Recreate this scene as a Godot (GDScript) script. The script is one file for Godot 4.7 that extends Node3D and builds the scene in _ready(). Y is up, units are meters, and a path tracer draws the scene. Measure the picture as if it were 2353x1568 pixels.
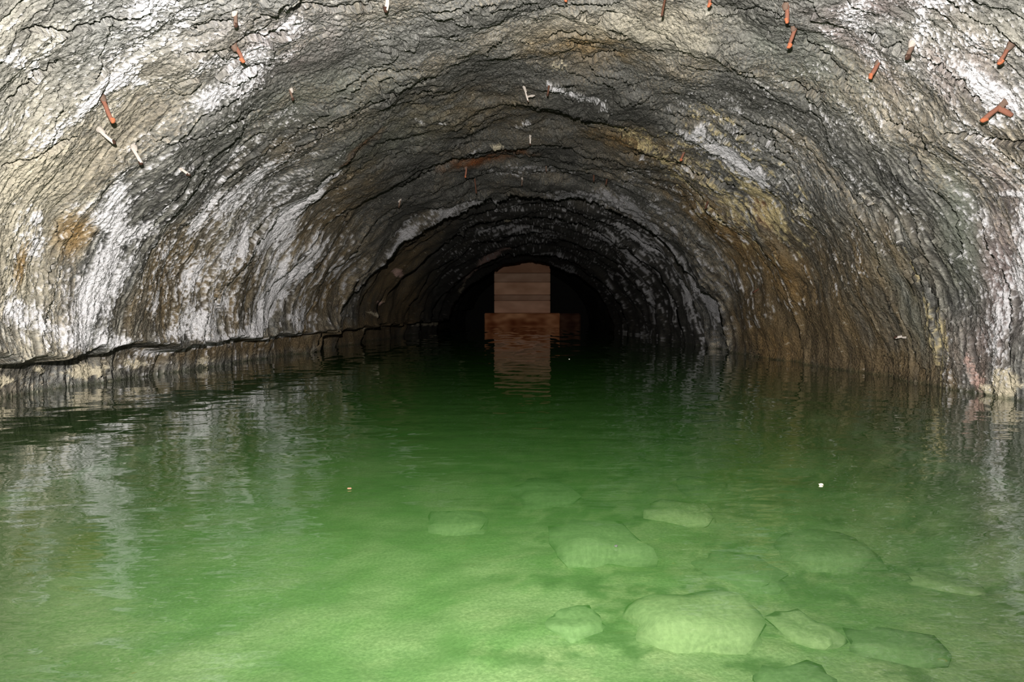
extends Node3D
# A flooded rock tunnel lit by one camera flash: rough vault, old nails in the rock, green water over a stony bed, a stone pillar far inside.
# y = 0 is the water surface; the tunnel runs towards -z.

const AL := 2.2      # half width of the vault on the left, at the water
const AR := 2.12     # the same on the right
const CROWN := 1.8   # height of the crown over the water
const NL := 1.78     # superellipse exponents of the two flanks
const NR := 1.92
const DEEP := -0.75
const ROWS := 1000
const FRONT := 1.3
const BACK := 30.0
const COLS := 996    # columns of the vault above the water
const UNDER := 14    # columns of each wall below it
const KINDS := ["white", "cream", "pink", "beige", "brown", "ochre", "rust", "yellow", "green", "lilac", "dark", "pale", "crack"]

var zs := PackedFloat32Array()       # depth of every row
var col_x := PackedFloat32Array()    # cross-section of the bare vault
var col_y := PackedFloat32Array()
var col_nx := PackedFloat32Array()   # its inward normal
var col_ny := PackedFloat32Array()
var col_s := PackedFloat32Array()    # metres along the arch from the crown, left positive
var col_q := PackedFloat32Array()    # the same, drawn out along the flanks: streaks
var field := {}
var f_white: PackedFloat32Array
var f_cream: PackedFloat32Array
var f_pink: PackedFloat32Array
var f_beige: PackedFloat32Array
var f_brown: PackedFloat32Array
var f_ochre: PackedFloat32Array
var f_rust: PackedFloat32Array
var f_yellow: PackedFloat32Array
var f_green: PackedFloat32Array
var f_lilac: PackedFloat32Array
var f_dark: PackedFloat32Array
var f_pale: PackedFloat32Array
var f_crack: PackedFloat32Array
var n_jag: FastNoiseLite
var n_lump: FastNoiseLite
var n_warp: FastNoiseLite
var n_warp2: FastNoiseLite
var n_mask: FastNoiseLite
var n_cell: FastNoiseLite
var n_fine: FastNoiseLite
var n_tone: FastNoiseLite
var n_patch: FastNoiseLite
var n_speck: FastNoiseLite
var blocks_pos := []
var blocks_col := []
var blocks_nrm := []
var all_pos := PackedVector3Array()
var used_names := {}
var m_rock: StandardMaterial3D
var m := {}
# lips of rock that cross the whole vault: depth, height, length of the rise before the lip
var lips := [[4.55, 0.04, 0.5], [5.55, 0.05, 0.5], [6.35, 0.05, 0.4], [7.35, 0.17, 0.9], [8.4, 0.06, 0.5], [9.3, 0.10, 0.6], [11.3, 0.08, 0.8], [12.6, 0.06, 0.6], [14.1, 0.15, 0.9], [15.3, 0.05, 0.6], [16.9, 0.11, 1.0]]


func _ready() -> void:
	# ---- camera
	var cam := Camera3D.new()
	cam.name = "camera"
	cam.position = Vector3(0, 0.36, 0)
	cam.rotation_degrees = Vector3(-2.117, 1.406, 0)
	cam.fov = 53.1
	cam.near = 0.02
	cam.far = 120.0
	add_child(cam)
	cam.current = true
	# ---- surroundings: underground, no sky
	var we := WorldEnvironment.new()
	we.name = "surroundings"
	var env := Environment.new()
	env.background_mode = Environment.BG_COLOR
	env.background_color = Color(0, 0, 0)
	env.tonemap_mode = Environment.TONE_MAPPER_LINEAR
	env.tonemap_exposure = 1.0
	env.volumetric_fog_enabled = true
	env.volumetric_fog_density = 0.0
	env.sdfgi_enabled = true
	env.ssao_enabled = true
	env.ssil_enabled = true
	we.environment = env
	add_child(we)
	# ---- the photographer's flash, held a hand's breadth over the lens
	var flash := SpotLight3D.new()
	flash.name = "camera_flash_light"
	flash.position = Vector3(-0.05, 0.60, 0.05)
	flash.light_color = Color(1.0, 0.985, 0.97)
	flash.rotation_degrees = Vector3(8, 3, 0)
	flash.light_energy = 38.0
	flash.light_size = 0.02
	flash.spot_angle = 66.0
	flash.spot_angle_attenuation = 1.0
	flash.spot_range = 80.0
	flash.spot_attenuation = 2.0
	flash.shadow_enabled = true
	add_child(flash)

	make_noises()
	make_materials()
	build_vault()
	build_floor()
	build_ends()
	build_pillar()
	build_stones()
	build_nails()
	build_bits()
	build_water()


# ------------------------------------------------------------------ helpers

func numbered(called: String) -> String:
	var n = used_names.get(called, 0)
	used_names[called] = n + 1
	return called if n == 0 else "%s_%03d" % [called, n]


func tag(o: Node, label: String, category: String, group := "", kind := "") -> void:
	if label:
		o.set_meta("label", label)
	if category:
		o.set_meta("category", category)
	if group:
		o.set_meta("group", group)
	if kind:
		o.set_meta("kind", kind)


func obj(called: String, mesh: Mesh, mat: Material, parent: Node = self) -> MeshInstance3D:
	var o := MeshInstance3D.new()
	o.name = numbered(called) if parent == self else called
	o.mesh = mesh
	o.material_override = mat
	o.cast_shadow = GeometryInstance3D.SHADOW_CASTING_SETTING_ON
	parent.add_child(o, true)
	return o


func thing(called: String, at: Vector3) -> Node3D:
	var o := Node3D.new()
	o.name = numbered(called)
	o.position = at
	add_child(o)
	return o


func noise(sd: int, freq: float, octaves := 3, kind := FastNoiseLite.TYPE_SIMPLEX_SMOOTH, gain := 0.5) -> FastNoiseLite:
	var n := FastNoiseLite.new()
	n.seed = sd
	n.noise_type = kind
	n.frequency = freq
	n.fractal_type = FastNoiseLite.FRACTAL_FBM if octaves > 1 else FastNoiseLite.FRACTAL_NONE
	n.fractal_octaves = octaves
	n.fractal_gain = gain
	return n


func make_noises() -> void:
	n_lump = noise(11, 1.1, 3)
	n_warp = noise(23, 1.7, 4, FastNoiseLite.TYPE_SIMPLEX_SMOOTH, 0.55)
	n_warp2 = noise(37, 3.6, 3, FastNoiseLite.TYPE_SIMPLEX_SMOOTH, 0.6)
	n_mask = noise(41, 1.9, 2)
	n_cell = noise(53, 7.0, 1, FastNoiseLite.TYPE_CELLULAR)
	n_cell.cellular_return_type = FastNoiseLite.RETURN_DISTANCE2_SUB
	n_cell.cellular_jitter = 1.0
	n_cell.domain_warp_enabled = true
	n_cell.domain_warp_amplitude = 0.12
	n_cell.domain_warp_frequency = 5.0
	n_fine = noise(67, 22.0, 3, FastNoiseLite.TYPE_SIMPLEX_SMOOTH, 0.6)
	n_tone = noise(71, 1.3, 3)
	n_patch = noise(83, 5.5, 4, FastNoiseLite.TYPE_SIMPLEX_SMOOTH, 0.6)
	n_speck = noise(97, 60.0, 3, FastNoiseLite.TYPE_SIMPLEX, 0.7)
	n_jag = noise(101, 14.0, 4, FastNoiseLite.TYPE_SIMPLEX, 0.6)


func tex(n: FastNoiseLite, size: int, lo: Color, hi: Color) -> NoiseTexture2D:
	var t := NoiseTexture2D.new()
	t.width = size
	t.height = size
	t.seamless = true
	t.noise = n
	var g := Gradient.new()
	g.set_color(0, lo)
	g.set_color(1, hi)
	t.color_ramp = g
	return t


func make_materials() -> void:
	var grit := noise(5, 0.02, 5, FastNoiseLite.TYPE_SIMPLEX_SMOOTH, 0.62)
	var t_grit := tex(grit, 1024, Color(0, 0, 0), Color(1, 1, 1))
	var t_tint := tex(noise(6, 0.03, 4, FastNoiseLite.TYPE_SIMPLEX_SMOOTH, 0.65), 1024, Color(0.66, 0.66, 0.66), Color(1, 1, 1))
	m_rock = StandardMaterial3D.new()
	m_rock.resource_name = "rock"
	m_rock.vertex_color_use_as_albedo = true
	m_rock.vertex_color_is_srgb = true
	m_rock.albedo_texture = t_tint
	m_rock.roughness = 0.72
	m_rock.metallic_specular = 0.4
	m_rock.uv1_triplanar = true
	m_rock.uv1_world_triplanar = true
	m_rock.uv1_scale = Vector3(1.9, 1.9, 1.9)
	m_rock.heightmap_enabled = true
	m_rock.heightmap_texture = t_grit
	m_rock.heightmap_scale = 1.6

	m.bed = m_rock.duplicate()
	m.bed.resource_name = "silt"
	m.bed.roughness = 1.0
	m.bed.heightmap_scale = 0.2

	m.stone = StandardMaterial3D.new()
	m.stone.resource_name = "sunken_stone"
	m.stone.albedo_color = Color(0.52, 0.63, 0.42)
	m.stone.albedo_texture = t_tint
	m.stone.uv1_triplanar = true
	m.stone.uv1_world_triplanar = true
	m.stone.uv1_scale = Vector3(1.3, 1.3, 1.3)
	m.stone.roughness = 1.0
	m.stone_dark = m.stone.duplicate()
	m.stone_dark.albedo_color = Color(0.43, 0.54, 0.35)
	m.stone_pale = m.stone.duplicate()
	m.stone_pale.albedo_color = Color(0.62, 0.71, 0.49)

	m.pillar = StandardMaterial3D.new()
	m.pillar.resource_name = "pillar_stone"
	m.pillar.albedo_color = Color(1.0, 0.80, 0.66)
	m.pillar.albedo_texture = tex(noise(8, 0.006, 3), 512, Color(0.84, 0.79, 0.76), Color(1, 1, 1))
	m.pillar.uv1_triplanar = true
	m.pillar.uv1_world_triplanar = true
	m.pillar.uv1_scale = Vector3(0.35, 0.7, 0.35)
	m.pillar.roughness = 0.9
	m.plinth = m.pillar.duplicate()
	m.plinth.albedo_color = Color(1.0, 0.74, 0.54)
	m.plinth.albedo_texture = tex(noise(9, 0.007, 2), 512, Color(0.5, 0.33, 0.2), Color(1, 1, 1))

	m.ledge = m.plinth.duplicate()
	m.ledge.albedo_color = Color(0.5, 0.36, 0.28)

	for k in [["orange", Color(0.54, 0.36, 0.29)], ["orange_tip", Color(0.70, 0.41, 0.28)], ["brown", Color(0.37, 0.25, 0.19)], ["white", Color(0.80, 0.76, 0.72)], ["dull", Color(0.44, 0.36, 0.31)], ["rust_dark", Color(0.25, 0.17, 0.13)], ["crust", Color(0.72, 0.68, 0.64)]]:
		var n := StandardMaterial3D.new()
		n.resource_name = "nail_" + k[0]
		n.albedo_color = k[1]
		n.albedo_texture = t_tint
		n.uv1_triplanar = true
		n.uv1_world_triplanar = true
		n.uv1_scale = Vector3(9, 9, 9)
		n.roughness = 0.85
		n.metallic_specular = 0.3
		m["nail_" + k[0]] = n

	m.water = StandardMaterial3D.new()
	m.water.resource_name = "water"
	m.water.transparency = BaseMaterial3D.TRANSPARENCY_ALPHA
	m.water.albedo_color = Color(0.34, 0.55, 0.26, 0.05)
	m.water.roughness = 0.03
	m.water.metallic_specular = 0.5
	m.water.cull_mode = BaseMaterial3D.CULL_DISABLED


# ------------------------------------------------------------------ the vault

func arch_point(phi: float) -> Vector2:
	var c := cos(phi)
	var s := maxf(sin(phi), 0.0)
	var n := NR if c >= 0 else NL
	var a := AR if c >= 0 else AL
	return Vector2(signf(c) * a * pow(absf(c), 2.0 / n), CROWN * pow(s, 2.0 / n))


func make_columns() -> void:
	# the arch cut into equal lengths, right to left, with a wall under the water at either end
	var fine := 6000
	var pts := PackedVector2Array()
	var run := PackedFloat32Array()
	var total := 0.0
	var crown := 0.0
	for i in fine + 1:
		var p := arch_point(PI * i / fine)
		if i:
			total += p.distance_to(pts[i - 1])
		pts.append(p)
		run.append(total)
		if i == fine / 2:
			crown = total
	for i in UNDER:
		col_x.append(AR)
		col_y.append(DEEP * (1.0 - float(i) / UNDER))
		col_s.append(-crown + col_y[i])
	var at := 0
	for i in COLS:
		var want := total * i / (COLS - 1)
		while at < fine - 1 and run[at + 1] < want:
			at += 1
		var p := pts[at].lerp(pts[at + 1], clampf((want - run[at]) / maxf(run[at + 1] - run[at], 1e-6), 0, 1))
		col_x.append(p.x)
		col_y.append(p.y)
		col_s.append(want - crown)
	for i in UNDER:
		var y := DEEP * float(i + 1) / UNDER
		col_x.append(-AL)
		col_y.append(y)
		col_s.append(total - crown - y)
	var n := col_x.size()
	for i in n:
		var a := maxi(i - 2, 0)
		var b := mini(i + 2, n - 1)
		var t := Vector2(col_x[b] - col_x[a], col_y[b] - col_y[a]).normalized()
		col_nx.append(-t.y)
		col_ny.append(t.x)
	# noise runs slower along the flanks than over the crown, so features there are drawn out down the wall
	var q := PackedFloat32Array()
	var sum := 0.0
	for i in n:
		if i:
			var mid := absf(col_s[i])
			sum += (col_s[i] - col_s[i - 1]) * lerpf(1.0, 0.30, smoothstep(0.7, 2.0, mid))
		q.append(sum)
	var zero := 0.0
	for i in n:
		if col_s[i] <= 0.0:
			zero = q[i]
	for i in n:
		col_q.append(q[i] - zero)


func make_rows() -> void:
	for z in [-5.0, -3.5, -2.2, -1.2, -0.4, 0.2, 0.6, 0.9, 1.1, 1.2]:
		zs.append(z)
	for i in ROWS:
		zs.append(1.0 / lerpf(1.0 / FRONT, 1.0 / BACK, float(i) / (ROWS - 1)))


func patch(kind: String, s: float, z: float, a: float, b: float, c: float, amount: float) -> void:
	# a soft elliptic patch of one tone on the rock, at s metres from the crown and z metres in; a, b, c: its quadratic form
	var f: PackedFloat32Array = field[kind]
	var det := 4.0 * a * c - b * b
	var reach_s := 2.0 * sqrt(4.0 * c / det)
	var reach_z := 2.0 * sqrt(4.0 * a / det)
	var n := col_s.size()
	var c0 := clampi(col_s.bsearch(s - reach_s), 0, n - 1)
	var c1 := clampi(col_s.bsearch(s + reach_s), 0, n - 1)
	var r0 := clampi(zs.bsearch(z - reach_z), 0, zs.size() - 1)
	var r1 := clampi(zs.bsearch(z + reach_z), 0, zs.size() - 1)
	for r in range(r0, r1 + 1):
		var dz := zs[r] - z
		var k := r * n
		for i in range(c0, c1 + 1):
			var ds := col_s[i] - s
			var d := a * ds * ds + b * ds * dz + c * dz * dz
			if d < 4.0:
				var w := 1.0 - d * 0.25
				f[k + i] += amount * w * w
	field[kind] = f


func crack(line: Array, width: float) -> void:
	# an open jagged crack through the points (s, z) of the line
	var f: PackedFloat32Array = field.crack
	var n := col_s.size()
	for k in line.size() - 1:
		var a: Vector2 = line[k]
		var b: Vector2 = line[k + 1]
		var steps := ceili(a.distance_to(b) / 0.004)
		for j in steps:
			var t := float(j) / steps
			var p := a.lerp(b, t)
			p.y += 0.03 * n_jag.get_noise_2d(p.x * 1.0, p.y * 0.4 + k * 0.01)
			var wd := width * (0.75 + 0.7 * n_fine.get_noise_2d(p.x * 0.6, p.y))
			if k == 0:
				wd *= minf(1.0, t * 3.0)
			if k == line.size() - 2:
				wd *= minf(1.0, (1.0 - t) * 3.0)
			if wd < 0.002:
				continue
			for r in range(zs.bsearch(p.y - wd), mini(zs.bsearch(p.y + wd) + 1, zs.size())):
				for i in range(col_s.bsearch(p.x - 0.006), col_s.bsearch(p.x + 0.006)):
					f[r * n + i] = maxf(f[r * n + i], 1.0 - pow(absf(zs[r] - p.y) / (wd + 0.004), 2.0))
	field.crack = f


func offset(i: int, z: float) -> float:
	# how far the rock stands in from the bare vault (metres, inward)
	var q := col_q[i]
	var s := col_s[i]
	var y := col_y[i]
	var flank := smoothstep(0.9, 2.2, absf(s))
	var w := n_warp.get_noise_2d(q, z * 1.1)
	var w2 := n_warp2.get_noise_2d(q, z * 1.2)
	var mask := n_mask.get_noise_2d(q * 0.8 + 9.0, z)
	var d := 0.085 * n_lump.get_noise_2d(s * 0.8, z * 0.8)
	var p1 := z * 3.6 + w * 2.2
	p1 -= floorf(p1)
	d += 0.026 * p1 * (0.15 + smoothstep(-0.15, 0.35, mask)) * lerpf(1.0, 0.8, flank)
	var p2 := z * 11.0 + w2 * 2.2 + w * 3.0
	p2 -= floorf(p2)
	d += 0.010 * p2 * smoothstep(-0.2, 0.35, -mask + w) * lerpf(1.0, 0.8, flank)
	if z < 7.0:
		var p3 := z * 27.0 + w2 * 4.0 + w * 6.0
		p3 -= floorf(p3)
		d += 0.0042 * p3 * (1.0 - smoothstep(4.0, 7.0, z)) * smoothstep(-0.4, 0.3, w2 + mask)
	if z < 11.0:
		d += 0.013 * n_cell.get_noise_2d(q, z * 1.25) * (1.0 - smoothstep(7.0, 11.0, z))
		d += 0.006 * n_fine.get_noise_2d(q, z * 1.2) * (1.0 - smoothstep(6.0, 11.0, z))
	# lips
	if z > 3.0:
		var lean := z + 0.35 * w + 0.12 * s * s * 0.5
		for l in lips:
			var before = l[0] - lean
			if before > 0.0:
				if before < l[2] * 4.0:
					d += l[1] * exp(-before / l[2])
			elif before > -0.12:
				d += l[1] * (1.0 + before / 0.12)
		if z > 17.0:
			d -= 0.5 * smoothstep(17.0, 17.6, z)
	# the ledge over the water on the left: rock bulges out above it, the foot stands back
	if s > 1.2:
		var top := 0.20 + 0.010 * z + 0.10 * w + 0.03 * w2
		if y > top:
			d += 0.11 * exp(-(y - top) / 0.25)
		else:
			d += 0.11 - 0.21 * smoothstep(0.0, 0.09, top - y)
	return d


func mixc(c: Vector3, t: Vector3, k: float) -> Vector3:
	return c + (t - c) * k


func block(b: int) -> void:
	var per := 40
	var n := col_s.size()
	var pos := PackedVector3Array()
	var col := PackedColorArray()
	for r in range(b * per, mini(b * per + per, zs.size())):
		var z := zs[r]
		var zn := maxf(z, -5.0)
		var k := r * n
		for i in n:
			var s := col_s[i]
			var q := col_q[i]
			var d := offset(i, zn) - 0.05 * minf(f_crack[k + i], 1.0)
			var tone := n_tone.get_noise_2d(q, z)
			var pt := n_patch.get_noise_2d(q, z * 1.15)
			var sp := n_speck.get_noise_2d(q, z)
			var wr := pt * 0.5
			# bare rock: grey, greenish grey, buff
			var c := mixc(Vector3(0.50, 0.495, 0.475), Vector3(0.35, 0.345, 0.325), smoothstep(-0.25, 0.45, tone + 0.5 * pt))
			c = mixc(c, Vector3(0.52, 0.46, 0.37), 0.5 * smoothstep(0.1, 0.5, -tone + 0.6 * sp))
			c *= 1.0 + 0.30 * pt + 0.30 * sp
			var fl := smoothstep(1.2, 2.2, absf(s))
			if fl > 0.0:   # fine runs down the flanks
				var st := n_speck.get_noise_2d(q * 0.14, z * 0.8)
				c *= 1.0 + 0.85 * fl * st
				d += 0.006 * fl * st
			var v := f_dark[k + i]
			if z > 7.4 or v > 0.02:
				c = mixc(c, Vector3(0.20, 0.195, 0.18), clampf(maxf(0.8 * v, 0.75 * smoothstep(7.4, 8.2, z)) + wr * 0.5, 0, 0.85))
			v = f_pale[k + i]
			if v > 0.02:
				c = mixc(c, Vector3(0.60, 0.60, 0.585) * (1.0 + 0.15 * pt + 0.2 * sp), clampf(v * 0.75 + wr * 0.8 * minf(v * 3.0, 1.0), 0, 0.9))
			v = f_beige[k + i]
			if v > 0.02:
				c = mixc(c, Vector3(0.70, 0.665, 0.585) * (1.0 + 0.16 * sp + 0.1 * pt), clampf(v * 0.8 + wr * 0.5 * minf(v * 3.0, 1.0), 0, 0.9))
			v = f_green[k + i]
			if v > 0.02:
				c = mixc(c, Vector3(0.42, 0.435, 0.39), clampf(v * 0.9 + wr * minf(v * 3.0, 1.0), 0, 0.85))
			v = f_lilac[k + i]
			if v > 0.02:
				c = mixc(c, Vector3(0.50, 0.44, 0.43) * (1.0 + 0.25 * pt), clampf(v * 0.8 + wr * minf(v * 3.0, 1.0), 0, 0.85))
			v = f_brown[k + i]
			if v > 0.02:
				c = mixc(c, Vector3(0.40, 0.335, 0.235) * (1.0 + 0.3 * pt), clampf(v * 0.85 + wr * minf(v * 3.0, 1.0), 0, 0.88))
			v = f_ochre[k + i]
			if v > 0.02:
				c = mixc(c, Vector3(0.55, 0.43, 0.26) * (1.0 + 0.25 * sp), clampf(v * 0.8 + wr * minf(v * 3.0, 1.0), 0, 0.85))
			v = f_rust[k + i]
			if v > 0.02:
				c = mixc(c, Vector3(0.52, 0.27, 0.11), clampf(v * 0.9 + wr * minf(v * 3.0, 1.0), 0, 0.85))
			v = f_yellow[k + i]
			if v > 0.02:
				var h := smoothstep(0.34, 0.75, v * 0.68 + 1.1 * n_patch.get_noise_2d(q * 0.9 + 17.0, z * 2.2) + 0.8 * n_speck.get_noise_2d(q * 0.35, z * 0.8))
				c = mixc(c, Vector3(0.80, 0.73, 0.54), h * 0.85)
				d += 0.006 * h
			v = f_pink[k + i]
			if v > 0.02:
				c = mixc(c, Vector3(0.80, 0.66, 0.61), 0.9 * smoothstep(0.3, 0.7, v + 0.5 * pt + 0.3 * sp))
			v = f_cream[k + i]
			if v > 0.02:
				var h := smoothstep(0.38, 0.66, v * 0.95 + 0.6 * pt + 0.45 * sp)
				c = mixc(c, Vector3(0.84, 0.79, 0.68), 0.92 * h)
				d += 0.008 * h
			v = f_white[k + i]
			if v > 0.02:
				var far := smoothstep(3.6, 5.6, z)
				var run := lerpf(pt, n_patch.get_noise_2d(q * lerpf(1.3, 0.6, far) + 7.0, z * 2.6), maxf(0.65 * smoothstep(0.8, 1.8, absf(s)), far))
				var grains := lerpf(sp, n_speck.get_noise_2d(q * 0.3, z * 0.9), far)
				var h := smoothstep(0.34, 0.76, v * 0.80 + 1.05 * run + 0.8 * grains)
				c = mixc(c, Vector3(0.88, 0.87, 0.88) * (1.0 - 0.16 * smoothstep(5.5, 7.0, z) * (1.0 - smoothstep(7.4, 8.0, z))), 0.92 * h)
				d += 0.006 * h
			elif sp + 0.5 * pt > 0.75:
				c = mixc(c, Vector3(0.80, 0.78, 0.74), 0.6 * smoothstep(0.75, 0.9, sp + 0.5 * pt))
			# the foot under water carries green-brown slime
			if col_y[i] < 0.03:
				c = mixc(c, Vector3(0.20, 0.22, 0.13), 0.85 * smoothstep(0.03, -0.03, col_y[i] + 0.02 * sp))
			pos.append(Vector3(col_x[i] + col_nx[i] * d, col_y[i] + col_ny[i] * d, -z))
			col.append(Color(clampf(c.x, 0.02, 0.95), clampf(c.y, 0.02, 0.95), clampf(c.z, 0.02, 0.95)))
	blocks_pos[b] = pos
	blocks_col[b] = col


func block_normals(b: int) -> void:
	var per := 40
	var n := col_s.size()
	var rows := zs.size()
	var out := PackedVector3Array()
	for r in range(b * per, mini(b * per + per, rows)):
		var up := maxi(r - 1, 0) * n
		var dn := mini(r + 1, rows - 1) * n
		var k := r * n
		for i in n:
			var du := all_pos[k + mini(i + 1, n - 1)] - all_pos[k + maxi(i - 1, 0)]
			var dv := all_pos[dn + i] - all_pos[up + i]
			out.append(dv.cross(du).normalized())
	blocks_nrm[b] = out


func build_vault() -> void:
	make_columns()
	make_rows()
	var n := col_s.size()
	for k in KINDS:
		var f := PackedFloat32Array()
		f.resize(n * zs.size())
		field[k] = f
	paint()
	f_white = field.white
	f_cream = field.cream
	f_pink = field.pink
	f_beige = field.beige
	f_brown = field.brown
	f_ochre = field.ochre
	f_rust = field.rust
	f_yellow = field.yellow
	f_green = field.green
	f_lilac = field.lilac
	f_dark = field.dark
	f_crack = field.crack
	f_pale = field.pale
	var count := ceili(zs.size() / 40.0)
	blocks_pos.resize(count)
	blocks_col.resize(count)
	blocks_nrm.resize(count)
	WorkerThreadPool.wait_for_group_task_completion(WorkerThreadPool.add_group_task(block, count))
	var colors := PackedColorArray()
	for b in count:
		all_pos.append_array(blocks_pos[b])
		colors.append_array(blocks_col[b])
	WorkerThreadPool.wait_for_group_task_completion(WorkerThreadPool.add_group_task(block_normals, count))
	var normals := PackedVector3Array()
	for b in count:
		normals.append_array(blocks_nrm[b])
	# three pieces: the two walls up to about a metre over the water, the ceiling between them
	var cut_r := 0
	var cut_l := 0
	for i in n:
		if col_s[i] < -2.1:
			cut_r = i
		if col_s[i] < 2.1:
			cut_l = i
	var made := [
		["wall_right", 0, cut_r, "rough brown and grey rock wall on the right, streaked down to the water", "wall"],
		["ceiling", cut_r, cut_l, "rough grey rock vault of the tunnel with cracks, white crust and rusty nails", "ceiling"],
		["wall_left", cut_l, n - 1, "rough rock wall on the left with white crust and a ledge over the water", "wall"]]
	for p in made:
		var from: int = p[1]
		var to: int = p[2]
		var w := to - from + 1
		var pos := PackedVector3Array()
		var nrm := PackedVector3Array()
		var col := PackedColorArray()
		for r in zs.size():
			pos.append_array(all_pos.slice(r * n + from, r * n + to + 1))
			nrm.append_array(normals.slice(r * n + from, r * n + to + 1))
			col.append_array(colors.slice(r * n + from, r * n + to + 1))
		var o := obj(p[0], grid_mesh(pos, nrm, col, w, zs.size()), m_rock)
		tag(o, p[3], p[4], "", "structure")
	field.clear()
	blocks_pos.clear()
	blocks_col.clear()
	blocks_nrm.clear()


func grid_mesh(pos: PackedVector3Array, nrm: PackedVector3Array, col: PackedColorArray, w: int, h: int, flip := false) -> ArrayMesh:
	var idx := PackedInt32Array()
	idx.resize((w - 1) * (h - 1) * 6)
	var k := 0
	for r in h - 1:
		for i in w - 1:
			var a := r * w + i
			var b := a + w
			idx[k] = a
			idx[k + 1] = a + 1 if not flip else b
			idx[k + 2] = b if not flip else a + 1
			idx[k + 3] = a + 1
			idx[k + 4] = b + 1 if not flip else b
			idx[k + 5] = b if not flip else b + 1
			k += 6
	var arr := []
	arr.resize(Mesh.ARRAY_MAX)
	arr[Mesh.ARRAY_VERTEX] = pos
	arr[Mesh.ARRAY_NORMAL] = nrm
	if col.size():
		arr[Mesh.ARRAY_COLOR] = col
	arr[Mesh.ARRAY_INDEX] = idx
	var me := ArrayMesh.new()
	me.add_surface_from_arrays(Mesh.PRIMITIVE_TRIANGLES, arr)
	return me


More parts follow.
